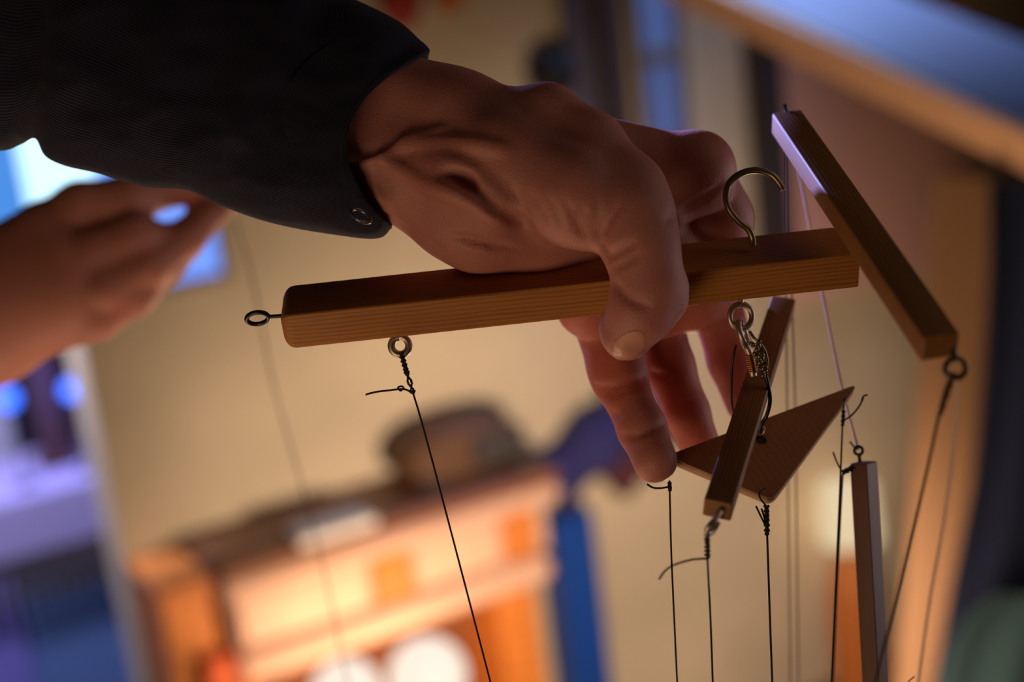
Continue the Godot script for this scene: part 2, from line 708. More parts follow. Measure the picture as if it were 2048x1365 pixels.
func room() -> void:
	var wall_dim := mat(rgb(80, 68, 58), 0.9)
	var alcove := mat(rgb(150, 145, 160), 0.9)
	wstruct("floor", -2.2, 3.2, -0.1, 0.0, -1.3, 3.6, mat(rgb(96, 70, 50), 0.6))
	wstruct("ceiling", -2.2, 3.2, 2.6, 2.7, -1.3, 3.6, mat(rgb(64, 58, 54), 0.9))
	wstruct("wall_back", -0.10, 3.2, 0.0, 2.6, -0.32, -0.2, M.wall)
	wstruct("wall_alcove", -2.2, -0.1, 0.0, 2.6, -1.2, -1.1, alcove)
	wstruct("wall_left", -2.3, -2.2, 0.0, 2.6, -1.3, 3.6, wall_dim)
	wstruct("wall_right", 3.2, 3.3, 0.0, 2.6, -1.3, 3.6, wall_dim)
	wstruct("wall_front", -2.2, 3.2, 0.0, 2.6, 3.6, 3.7, wall_dim)

func background() -> void:
	# ---- the glowing window
	var wf := mat(rgb(150, 135, 120), 0.7)
	var win := wbox("window_1", -0.235, -0.215, 1.15, 1.85, -0.195, -0.155, wf)
	win.set_meta("kind", "structure")
	wbox("window_frame", 0.13, 0.145, 1.15, 1.85, -0.195, -0.155, wf, win)
	wbox("window_frame", -0.215, 0.13, 1.15, 1.165, -0.195, -0.155, wf, win)
	wbox("window_frame", -0.215, 0.13, 1.83, 1.85, -0.195, -0.155, wf, win)
	wbox("pane", -0.215, -0.14, 1.165, 1.83, -0.18, -0.17, glow(Color(0.3, 0.62, 1.0), 0.8), win, 0.001)
	wbox("pane", -0.14, -0.035, 1.165, 1.83, -0.18, -0.17, glow(Color(0.75, 0.92, 1.0), 1.6), win, 0.001)
	wbox("pane", -0.035, 0.13, 1.165, 1.83, -0.18, -0.17, glow(Color(0.42, 0.6, 1.0), 1.15), win, 0.001)
	# ---- dresser
	var light_wood := wood(grain_image(31, 16.0, 0.2), rgb(214, 172, 148), 0.5)
	var top_wood := wood(grain_image(37, 16.0, 0.25), rgb(120, 72, 42), 0.5)
	var orange_wood := wood(grain_image(41, 16.0, 0.3), rgb(204, 120, 48), 0.5)
	var dr := wthing("dresser", "pale wooden dresser with brown top and orange drawer fronts against the beige wall", "dresser")
	wbox("top", -0.005, 0.605, 0.722, 0.75, -0.197, 0.004, top_wood, dr, 0.01)
	wbox("moulding", -0.003, 0.603, 0.69, 0.722, -0.19, 0.008, light_wood, dr, 0.012)
	wbox("frieze", 0.01, 0.58, 0.598, 0.69, -0.19, -0.025, light_wood, dr)
	for k in [[0.02, 0.235], [0.325, 0.48]]:
		wbox("drawer", k[0], k[1], 0.606, 0.684, -0.03, -0.012, light_wood, dr)
	for k in [[0.245, 0.315], [0.49, 0.55]]:
		wbox("drawer", k[0], k[1], 0.603, 0.687, -0.03, -0.008, orange_wood, dr)
	wbox("moulding", 0.0, 0.57, 0.55, 0.598, -0.19, 0.006, light_wood, dr, 0.014)
	wbox("back_panel", 0.02, 0.54, 0.1, 0.55, -0.19, -0.17, mat(rgb(120, 66, 32), 0.6), dr)
	wbox("side_panel", 0.005, 0.03, 0.1, 0.55, -0.19, -0.01, orange_wood, dr)
	wbox("side_panel", 0.47, 0.545, 0.1, 0.55, -0.19, -0.03, orange_wood, dr)
	wbox("shelf", 0.03, 0.47, 0.25, 0.27, -0.17, -0.02, light_wood, dr)
	for k in [[0.005, -0.03], [0.505, -0.03], [0.005, -0.19], [0.505, -0.19]]:
		wbox("leg", k[0], k[0] + 0.04, 0.0, 0.1, k[1], k[1] + 0.03, light_wood, dr)
	# ---- things on and round the dresser
	var ra := wthing("wooden_case", "brown round-topped case with a dark grey panel standing on the dresser", "case")
	var t := Tris.new()
	var rings := []
	for e in [[-0.175, 0.8], [-0.165, 1.0], [-0.075, 1.0], [-0.065, 0.8]]:
		var ring := PackedVector3Array()
		for i in 24:
			var an := TAU * i / 24
			var ca := cos(an)
			var sa := sin(an)
			ring.append(Vector3(0.47 + signf(ca) * pow(absf(ca), 0.7) * 0.115 * e[1], 0.79 + (signf(sa) * pow(absf(sa), 0.75) * 0.04 if sa < 0 else sa * 0.055) * e[1], e[0]))
		rings.append(ring)
	loft(t, rings, 1.0, 5.0)
	obj("case_body", t.mesh(), mat(rgb(84, 50, 24), 0.6), ra)
	wbox("panel", 0.475, 0.575, 0.765, 0.822, -0.07, -0.055, mat(rgb(46, 40, 38), 0.6), ra)
	wbox("foot", 0.375, 0.405, 0.75, 0.768, -0.09, -0.05, mat(rgb(40, 32, 28), 0.6), ra)
	wbox("foot", 0.54, 0.57, 0.75, 0.756, -0.12, -0.06, mat(rgb(40, 32, 28), 0.6), ra)
	var pp := wbox("paper_sheet", 0.125, 0.255, 0.75, 0.766, -0.055, 0.02, mat(rgb(214, 206, 196), 0.8))
	tag(pp, "pale grey folded paper lying at the front edge of the dresser top", "paper")
	var sb := wthing("side_box", "narrow orange wooden box between the dresser and the corner of the wall", "box")
	wbox("box_body", -0.092, -0.012, 0.0, 0.715, -0.195, -0.03, orange_wood, sb)
	wbox("lid", -0.096, -0.009, 0.715, 0.735, -0.197, -0.02, orange_wood, sb)
	var rb := wbox("red_box", -0.052, -0.006, 0.0, 0.615, -0.027, 0.012, mat(rgb(196, 82, 30), 0.6))
	tag(rb, "red-orange upright board leaning in front of the narrow orange box", "board")
	for k in [[0.268, 0.515, 0.062, "white glowing globe lamp in front of the dresser, the larger and higher one"], [0.132, 0.535, 0.054, "smaller white globe lamp before the dresser, lower and left of the other globe"]]:
		var gl := wthing("globe_lamp", k[3], "lamp", "white globe lamps before the dresser")
		var prof := []
		for i in 17:
			var an := -PI / 2 + PI * i / 16
			prof.append([maxf(cos(an) * k[2], 0.004), k[1] + sin(an) * k[2]])
		obj("globe", lathe(Vector3(k[0], 0, 0.10), prof), glow(Color(1.0, 0.93, 0.86), 1.0), gl)
		obj("stand", lathe(Vector3(k[0], 0, 0.10), [[0.055, 0.0], [0.055, 0.012], [0.008, 0.02], [0.008, k[1] - k[2]], [0.02, k[1] - k[2] + 0.004]]), mat(rgb(190, 180, 170), 0.4, 0.6), gl)
		omni(w(k[0], k[1], 0.10), Color(1.0, 0.82, 0.62), 0.045, 0.05)
	# ---- blue post and the cloth over it
	var blue := mat(rgb(10, 62, 150), 0.5)
	var bp := wthing("blue_post", "bright blue painted wooden post to the right of the dresser", "post")
	wbox("post", 0.648, 0.732, 0.03, 0.60, -0.195, -0.12, blue, bp)
	wbox("foot", 0.63, 0.75, 0.0, 0.03, -0.199, -0.08, blue, bp)
	var cloth := wthing("cloth_bundle", "dark blue and maroon cloth bundle slung slantwise above the blue post", "cloth")
	for k in [[Vector3(0.64, 0.66, -0.13), Vector3(0.80, 0.745, -0.12), Vector3(0.87, 0.785, -0.12), 0.05, rgb(38, 36, 92)], [Vector3(0.76, 0.65, -0.09), Vector3(0.86, 0.69, -0.1), Vector3(0.90, 0.72, -0.12), 0.035, rgb(76, 34, 44)]]:
		var tb := Tris.new()
		var pts := spline([k[0], k[1], k[2]], 10)
		var rr := []
		for i in pts.size():
			rr.append(k[3] * (1.0 + 0.16 * sin(i * 1.1)) * (0.55 if i == 0 or i == pts.size() - 1 else 1.0))
		tube(tb, pts, rr, 16)
		obj("cloth", tb.mesh(), mat(k[4], 0.95), cloth)
	# ---- alcove: blue cabinet under a fringed lavender cloth
	var lav := mat(rgb(150, 140, 190), 0.9)
	var cb := wthing("blue_cabinet", "blue cabinet with a lavender corner post standing in the alcove", "cabinet")
	wbox("body", -0.205, 0.3, 0.0, 0.705, -1.05, -0.76, mat(rgb(92, 124, 186), 0.6), cb)
	wbox("corner_post", -0.30, -0.205, 0.0, 0.705, -1.05, -0.75, mat(rgb(120, 116, 205), 0.7), cb)
	var tc := wthing("fringed_cloth", "lavender cloth with a dark tasselled fringe over the blue cabinet", "cloth")
	wbox("cloth_top", -0.32, 0.3, 0.706, 0.716, -1.05, -0.735, lav, tc)
	wbox("cloth_front", -0.32, 0.3, 0.60, 0.711, -0.742, -0.735, lav, tc)
	for k in 24:
		var tp := Tris.new()
		var cx := -0.31 + k * 0.0255
		tube(tp, [Vector3(cx, 0.603, -0.736), Vector3(cx, 0.585, -0.734), Vector3(cx, 0.55, -0.732), Vector3(cx + 0.002, 0.508, -0.733)], [0.004, 0.008, 0.0085, 0.010], 8)
		obj("tassel", tp.mesh(), mat(rgb(74, 64, 66), 0.95), tc)
	var mb := wthing("maroon_stand", "dark maroon wooden block standing on the lavender cloth", "block")
	wbox("block", -0.085, -0.028, 0.736, 0.99, -0.93, -0.87, mat(rgb(62, 26, 28), 0.7), mb)
	wbox("base", -0.095, -0.018, 0.717, 0.736, -0.94, -0.86, mat(rgb(62, 26, 28), 0.7), mb)
	for k in [[-0.018, 0.884, "round blue light glowing beside the maroon block, the one nearer the wall corner"], [-0.14, 0.895, "round blue light at the left border of the picture, left of the maroon block"]]:
		var bl := wthing("blue_light", k[2], "light", "blue lights in the alcove")
		var prof := []
		for i in 13:
			var an := -PI / 2 + PI * i / 12
			prof.append([maxf(cos(an) * 0.02, 0.003), k[1] + sin(an) * 0.02])
		obj("bulb", lathe(Vector3(k[0], 0, -0.8), prof, 20), glow(Color(0.2, 0.42, 1.0), 3.2), bl)
		obj("holder", lathe(Vector3(k[0], 0, -0.8), [[0.018, 0.717], [0.018, 0.722], [0.004, 0.726], [0.004, k[1] - 0.019]]), mat(rgb(40, 40, 50), 0.5), bl)
		omni(w(k[0], k[1], -0.8), Color(0.25, 0.45, 1.0), 0.02, 0.02)
	# ---- upper wall
	var jamb := mat(rgb(58, 44, 44), 0.8)
	tag(wbox("dark_upright", 0.87, 0.925, 1.1, 2.5, -0.199, -0.15, jamb), "dark brown upright strip on the wall left of the small blue window", "strip")
	tag(wbox("grey_upright", 0.818, 0.868, 1.12, 2.5, -0.199, -0.17, mat(rgb(86, 82, 100), 0.8)), "grey upright board on the wall beside the dark brown strip", "board")
	var win2 := wbox("window_2", 0.965, 0.977, 1.22, 1.65, -0.199, -0.175, mat(rgb(110, 100, 96), 0.7))
	win2.set_meta("kind", "structure")
	wbox("window_frame", 1.058, 1.07, 1.22, 1.65, -0.199, -0.175, mat(rgb(110, 100, 96), 0.7), win2)
	wbox("window_frame", 0.977, 1.058, 1.375, 1.405, -0.199, -0.175, mat(rgb(110, 100, 96), 0.7), win2)
	wbox("window_frame", 0.977, 1.058, 1.22, 1.24, -0.199, -0.175, mat(rgb(110, 100, 96), 0.7), win2)
	wbox("pane", 0.977, 1.058, 1.405, 1.65, -0.198, -0.19, glow(Color(0.48, 0.6, 0.95), 0.26), win2, 0.001)
	wbox("pane", 0.977, 1.058, 1.24, 1.375, -0.198, -0.19, glow(Color(0.48, 0.6, 0.95), 0.26), win2, 0.001)
	var kn := obj("black_knob", lathe(Vector3(0.768, 0, -0.16), [[0.01, 1.345], [0.036, 1.36], [0.044, 1.388], [0.036, 1.418], [0.01, 1.432]]), mat(rgb(14, 12, 12), 0.7))
	kn.transform = W
	tag(kn, "black rounded object on the wall above the wrist of the hand", "knob")
	var rd := obj("red_bundle", lathe(Vector3(0.50, 0, -0.16), [[0.012, 1.50], [0.03, 1.52], [0.036, 1.55], [0.028, 1.585], [0.008, 1.60]]), mat(rgb(150, 48, 40), 0.9))
	rd.transform = W
	tag(rd, "small red cloth bundle on the wall just above the dark sleeve", "cloth")
	var od := obj("orange_bundle", lathe(Vector3(0.59, 0, -0.16), [[0.01, 1.515], [0.024, 1.53], [0.026, 1.552], [0.018, 1.575]]), mat(rgb(170, 92, 36), 0.9))
	od.transform = W
	tag(od, "small orange cloth bundle on the wall right of the red one", "cloth")
	# ---- sloping board at the upper right
	var booth := thing("sloping_board", "wide grey board with a tan edge sloping down across the upper right", "board")
	var A := at(1330, -70, 2.40)
	var B := at(2250, 345, 1.6)
	var d := (B - A).normalized()
	var nrm := (-ax_f * 0.45 + ax_u * 0.9)
	nrm = (nrm - d * nrm.dot(d)).normalized()
	var wd := d.cross(nrm)
	if wd.dot(ax_f) < 0:
		wd = -wd
	var bs := Basis(d, nrm, wd)
	put_part("board", bx((A + B) / 2 + wd * 0.125 - nrm * 0.004, Vector3((B - A).length(), 0.02, 0.24), 0.003, bs), mat(rgb(120, 122, 140), 0.45), booth)
	put_part("edge_strip", bx((A + B) / 2 - nrm * 0.024, Vector3((B - A).length(), 0.05, 0.022), 0.004, bs), mat(rgb(238, 182, 132), 0.7), booth)
	var pk := wbox("pink_panel", 1.265, 1.80, 0.86, 1.42, -0.199, -0.18, mat(rgb(212, 158, 142), 0.8))
	tag(pk, "pinkish brown panel on the wall under the sloping board", "panel")
	tag(wbox("dark_post", 1.215, 1.26, 0.97, 1.42, -0.199, -0.13, mat(rgb(46, 36, 40), 0.8)), "dark upright post at the left end of the pinkish panel", "post")
	var lw := thing("leaning_plank", "tan plank standing beside the navy curtain at the right", "plank")
	put_part("plank", bx((at(1932, 352, 2.0) + at(1850, 1400, 2.0)) / 2, Vector3(0.085, 0.74, 0.02), 0.004, Basis((at(1932, 352, 2.0) - at(1850, 1400, 2.0)).normalized().cross(-ax_f).normalized() * -1.0, (at(1932, 352, 2.0) - at(1850, 1400, 2.0)).normalized(), -ax_f).orthonormalized()), mat(rgb(168, 124, 88), 0.7), lw)
	# ---- curtain
	var cu := thing("navy_curtain", "dark navy curtain hanging in folds along the right border", "curtain")
	put_part("fabric", drape([[1978, 362], [1978, 520], [1972, 740], [1945, 960], [1900, 1180], [1850, 1460]], 420, 1.72, 0.02, 9.0), mat(rgb(16, 24, 56), 0.95), cu)
	var tl := thing("teal_cloth", "dark teal cloth at the lower right corner in front of the navy curtain", "cloth")
	put_part("fabric", drape([[1985, 1190], [1930, 1240], [1900, 1300], [1880, 1380], [1860, 1480]], 420, 1.6, 0.02, 6.0), mat(rgb(36, 60, 66), 0.95), tl)
	# ---- small lamp at the far right
	var tlamp := wthing("table_lamp", "small lamp with a cream shade and an orange base behind the hanging strings", "lamp")
	obj("shade", lathe(Vector3(1.345, 0, -0.13), [[0.05, 0.345], [0.062, 0.35], [0.055, 0.47], [0.045, 0.475]]), glow(Color(1.0, 0.9, 0.72), 0.75), tlamp)
	obj("base", lathe(Vector3(1.35, 0, -0.13), [[0.055, 0.0], [0.055, 0.22], [0.045, 0.29], [0.014, 0.31], [0.012, 0.347]]), mat(rgb(186, 104, 38), 0.6), tlamp)
	omni(w(1.345, 0.41, -0.13), Color(1.0, 0.8, 0.55), 0.007, 0.04)

func drape(left: Array, width: float, depth: float, amp: float, folds: float) -> ArrayMesh:
	# hanging cloth with thickness; its left border follows the given picture points
	var t := Tris.new()
	var rings := []
	for p in left:
		var ring := PackedVector3Array()
		for side in 2:
			for i in 33:
				var u := i / 32.0 if side == 0 else 1.0 - i / 32.0
				var z := depth + amp * (0.5 - 0.5 * cos(u * TAU * folds * 0.5)) + (0.006 if side else 0.0)
				ring.append(at(p[0] + width * u, p[1], z))
		rings.append(ring)
	loft(t, rings, 1.0, 1.0)
	return t.mesh()

# ---------------------------------------------------------------- the wooden controller
func controller() -> void:
	var e := deg_to_rad(33.0)
	var up := (ax_u * cos(e) - ax_f * sin(e))
	var front := (-ax_u * sin(e) - ax_f * cos(e))
	var c := thing("puppet_controller", "wooden puppet controller with a long bar and a slanting crossbar held in the hand", "controller", Transform3D())
	# main bar: its near upper edge runs from left to right
	var q0 := fg(556, 634, -6)
	var q1 := fg(1722, 508, -4)
	var A := (q1 - q0).normalized()
	up = (up - A * up.dot(A)).normalized()
	front = (front - A * front.dot(A)).normalized()
	var hw := 0.0088
	var hh := 0.0058
	var sh := -front * hw - up * hh
	var t := Tris.new()
	beam(t, q0 + sh, q1 + sh, front * hw, up * hh, 0.0007, 0.0035, 0.0006)
	put_part("main_bar", t.mesh(), M.pine, c)
	# crossbar: top face from far to near
	var f0 := fg(1573, 222, 32)
	var f1 := fg(1884, 672, -68)
	var d := (f1 - f0).normalized()
	var cu := (up - d * up.dot(d)).normalized()
	var cw := d.cross(cu).normalized()
	if cw.dot(ax_r) < 0:
		cw = -cw
	t = Tris.new()
	beam(t, f0 - cu * 0.0036, f1 - cu * 0.0036, cw * 0.0047, cu * 0.0036, 0.0006, 0.0006, 0.0006)
	put_part("crossbar", t.mesh(), M.pine2, c)
	# hook on top
	t = Tris.new()
	tube(t, spline(fgs([[1506, 492, 1], [1505, 478, 1], [1497, 459, 0], [1478, 443, -1], [1459, 420, -2], [1452, 393, -2], [1459, 366, -2], [1482, 347, -2], [1512, 341, -2], [1542, 349, -2], [1560, 368, -2], [1566, 381, -2]]), 5), 0.00098, 12)
	put_part("hook", t.mesh(), M.brass_steel, c)
	# eye in the left end
	t = Tris.new()
	torus(t, fg(515, 637, 1), (ax_r * 0.99 + ax_u * 0.1).normalized(), (ax_u * 0.52 - ax_f * 0.85 + ax_r * 0.1).normalized(), 0.0032, 0.00072)
	tube(t, fgs([[538, 634, 1], [566, 632, 1]]), 0.0006, 10)
	put_part("end_eye", t.mesh(), M.black_steel, c)
	# eye under the left half
	var under := fg(800, 692, 3)
	t = Tris.new()
	torus(t, under, ax_r, ax_u, 0.0026, 0.0011, PI / 2 + 0.16, PI / 2 + TAU - 0.1)
	tube(t, [under + ax_u * 0.0024 + ax_r * 0.0001, under + ax_u * 0.0066], 0.0009, 10)
	put_part("screw_eye", t.mesh(), M.steel, c)
	# eye that carries the hanging stick
	under = fg(1482, 633, 4)
	t = Tris.new()
	torus(t, under, (ax_r * 0.96 + ax_f * 0.28).normalized(), ax_u, 0.0036, 0.00088, PI / 2 + 0.2, PI / 2 + TAU - 0.1)
	tube(t, [under + ax_u * 0.0034, under + ax_u * 0.0075], 0.00085, 10)
	put_part("screw_eye", t.mesh(), M.steel, c)
	# eye and pin in the ends of the crossbar
	t = Tris.new()
	var ne := fg(1911, 737, -68)
	torus(t, ne, (ax_r * 0.9 - ax_f * 0.4).normalized(), ax_u, 0.0024, 0.0007)
	tube(t, [ne + ax_u * 0.002, fg(1908, 700, -66)], 0.0007, 10)
	put_part("end_eye", t.mesh(), M.black_steel, c)
	t = Tris.new()
	tube(t, fgs([[1573, 226, 32], [1571, 216, 33], [1570, 209, 33]]), [0.0006, 0.0006, 0.0008], 8)
	put_part("pin", t.mesh(), M.black_steel, c)

	# the short stick that hangs under the bar
	var s := thing("hanging_stick", "short square wooden stick hanging by a screw eye below the bar", "stick")
	var n0 := fg(1437, 1004, -38)
	var n1 := fg(1568, 594, 48)
	d = (n0 - n1).normalized()
	cu = (ax_u * 0.80 - ax_f * 0.6)
	cu = (cu - d * cu.dot(d)).normalized()
	cw = d.cross(cu).normalized()
	t = Tris.new()
	beam(t, n1 - cu * 0.003, n0 - cu * 0.003, cw * 0.0039, cu * 0.003, 0.0005, 0.0005, 0.0005)
	put_part("stick", t.mesh(), M.pine2, s)
	t = Tris.new()
	var ec := fg(1486, 669, 4)
	torus(t, ec, (ax_r * 0.35 + ax_f * 0.93).normalized(), (ax_u * 0.95 - ax_r * 0.3).normalized(), 0.0037, 0.00095)
	tube(t, fgs([[1492, 692, 5], [1501, 712, 5], [1507, 752, 6]]), 0.0011, 10)
	put_part("screw_eye", t.mesh(), M.steel, s)
	t = Tris.new()
	for i in 9:
		torus(t, fg(1500 + i * 0.8, 712 + i * 4, 5), ax_r, ax_f, 0.00112, 0.00026, 0, TAU, 12)
	put_part("thread", t.mesh(), mat(rgb(190, 130, 60), 0.3, 1.0), s)
	t = Tris.new()
	tube(t, spline(fgs([[1440, 1022, -38], [1434, 1034, -39], [1424, 1046, -40], [1416, 1056, -40], [1414, 1066, -39], [1421, 1068, -38], [1429, 1058, -37], [1436, 1044, -37]]), 4), 0.0008, 10)
	put_part("end_hook", t.mesh(), M.steel, s)

	# wire tied round the eye, down both sides of the stick to the plate
	var wl := thing("wire_loop", "thin brown wire tied at the screw eye and looped down round the stick", "wire")
	t = Tris.new()
	tube(t, spline(fgs([[1472, 690, 3], [1466, 720, 4], [1463, 765, 8], [1466, 820, 14], [1490, 862, 14], [1520, 866, 13]]), 6), 0.00038, 8)
	tube(t, spline(fgs([[1530, 745, 4], [1537, 775, 5], [1540, 803, 8], [1533, 832, 11], [1522, 850, 12], [1520, 866, 13]]), 6), 0.00062, 8)
	put_part("wire", t.mesh(), M.black_steel, wl)
	t = Tris.new()
	twist(t, fg(1510, 684, 1), fg(1529, 752, 3), 0.0010, 0.0007, 1.4)
	tube(t, spline(fgs([[1500, 664, 3], [1508, 676, 1], [1522, 690, 1], [1531, 705, 2], [1535, 730, 2], [1526, 752, 3]]), 5), 0.00042, 8)
	put_part("winding", t.mesh(), M.brass_steel, wl)

	# three-cornered plate
	var pl := thing("triangular_plate", "thin triangular wooden plate hanging flat below the hand", "plate")
	t = Tris.new()
	var outline := []
	var cr := [Vector2(1333, 912), Vector2(1716, 768), Vector2(1545, 1000)]
	for i in 3:
		var a: Vector2 = cr[i]
		var b: Vector2 = cr[(i + 2) % 3]
		var g: Vector2 = cr[(i + 1) % 3]
		for k in 6:
			var u := k / 5.0
			var p1 := a + (b - a).normalized() * 18.0
			var p2 := a + (g - a).normalized() * 18.0
			outline.append(p1.lerp(a, u).lerp(a.lerp(p2, u), u))
	var nrm := (ax_u * cos(deg_to_rad(50.0)) - ax_f * sin(deg_to_rad(50.0)))
	var from := t.mark()
	var top := []
	var low := []
	var mid := Vector3.ZERO
	for q in outline:
		var pp := fg(q.x, q.y, (1000.0 - q.y) * 0.123)
		top.append(pp)
		low.append(pp - nrm * 0.0034)
		mid += pp
	mid /= outline.size()
	var nn := outline.size()
	var across := (fg(1716, 768, 28) - fg(1333, 912, 11)).normalized()
	var down := nrm.cross(across)
	var uvof := func(p: Vector3) -> Vector2: return Vector2((p - mid).dot(down) * 14.0 + 0.5, (p - mid).dot(across) * 9.0 + 0.5)
	for i in nn:
		var k := (i + 1) % nn
		t.grp = 1
		t.tri(mid, top[i], top[k], uvof.call(mid), uvof.call(top[i]), uvof.call(top[k]))
		t.grp = 2
		t.tri(mid - nrm * 0.0034, low[k], low[i])
		t.grp = 3
		t.quad(top[i], low[i], low[k], top[k])
	t.orient(from)
	put_part("plate", t.mesh(), M.ply, pl)
	t = Tris.new()
	var rim0 := []
	for i in nn:   # the raw, paler edge of the plywood, a hair proud of the varnished face
		var a: Vector3 = (top[i] - mid).normalized() * 0.00012
		rim0.append(PackedVector3Array([top[i] + a - nrm * 0.0003, top[i] + a - nrm * 0.0033, low[i] - a * 4.0 + nrm * 0.0001, top[i] - a * 4.0 - nrm * 0.0003]))
	rim0.append(rim0[0])
	loft(t, rim0, 1.0, 30.0, false)
	var edge := put_part("edge", t.mesh(), wood(grain_image(29, 12.0, 0.3), rgb(196, 156, 120), 0.8), pl)
	edge.set_meta("label", "paler raw edge of the plate")
	t = Tris.new()
	torus(t, fg(1520, 862, 14.5), ax_r, (nrm + ax_u).normalized(), 0.0014, 0.0004)
	put_part("staple", t.mesh(), M.steel, pl)
	t = Tris.new()
	torus(t, fg(1521, 880, 14.5), ax_r, down, 0.0012, 0.0006)
	put_part("hole_rim", t.mesh(), mat(rgb(30, 18, 12), 0.9), pl)

	# another stick, hanging upright at the right
	var st := thing("upright_stick", "slim dark wooden stick hanging upright at the right on a pale string", "stick")
	var u0 := fg(1727, 925, 30)
	var u1 := fg(1758, 1480, 30)
	d = (u1 - u0).normalized()
	cw = (ax_r * 0.80 - ax_f * 0.6)
	cw = (cw - d * cw.dot(d)).normalized()
	cu = d.cross(cw)
	t = Tris.new()
	beam(t, u0, u1, cw * 0.0028, cu * 0.0042, 0.0004, 0.0006, 0.0004)
	put_part("stick", t.mesh(), M.dark_stick, st)
	t = Tris.new()
	torus(t, fg(1717, 902, 30), ax_r, ax_u, 0.0013, 0.0005)
	tube(t, fgs([[1718, 910, 30], [1721, 932, 30]]), 0.0006, 8)
	put_part("screw_eye", t.mesh(), M.black_steel, st)

func string_of(called: String, label: String, path: Array, r: float, m: Material, extra = null) -> void:
	var o := thing(called, label, "string")
	var t := Tris.new()
	tube(t, spline(fgs(path), 6), r, 8)
	put_part("strand", t.mesh(), m, o)
	if extra is Callable:
		extra.call(o)

func knot(o: Node3D, tw: Array, tails: Array, m: Material, balls := []) -> void:
	var t := Tris.new()
	for k in tw:
		twist(t, fg(k[0], k[1], k[2]), fg(k[3], k[4], k[5]), k[6], k[7], k[8])
	for b in balls:
		var prof := []
		var c := fg(b[0], b[1], b[2])
		for i in 7:
			prof.append(c + ax_u * (0.0007 * b[3] * (1.0 - i / 3.0)))
		tube(t, prof, [0.0002, 0.0005 * b[3], 0.00065 * b[3], 0.0007 * b[3], 0.00065 * b[3], 0.0005 * b[3], 0.0002], 10)
	put_part("knot", t.mesh(), m, o)
	for k in tails:
		t = Tris.new()
		tube(t, spline(fgs(k), 6), 0.0003, 8)
		put_part("loose_end", t.mesh(), m, o)

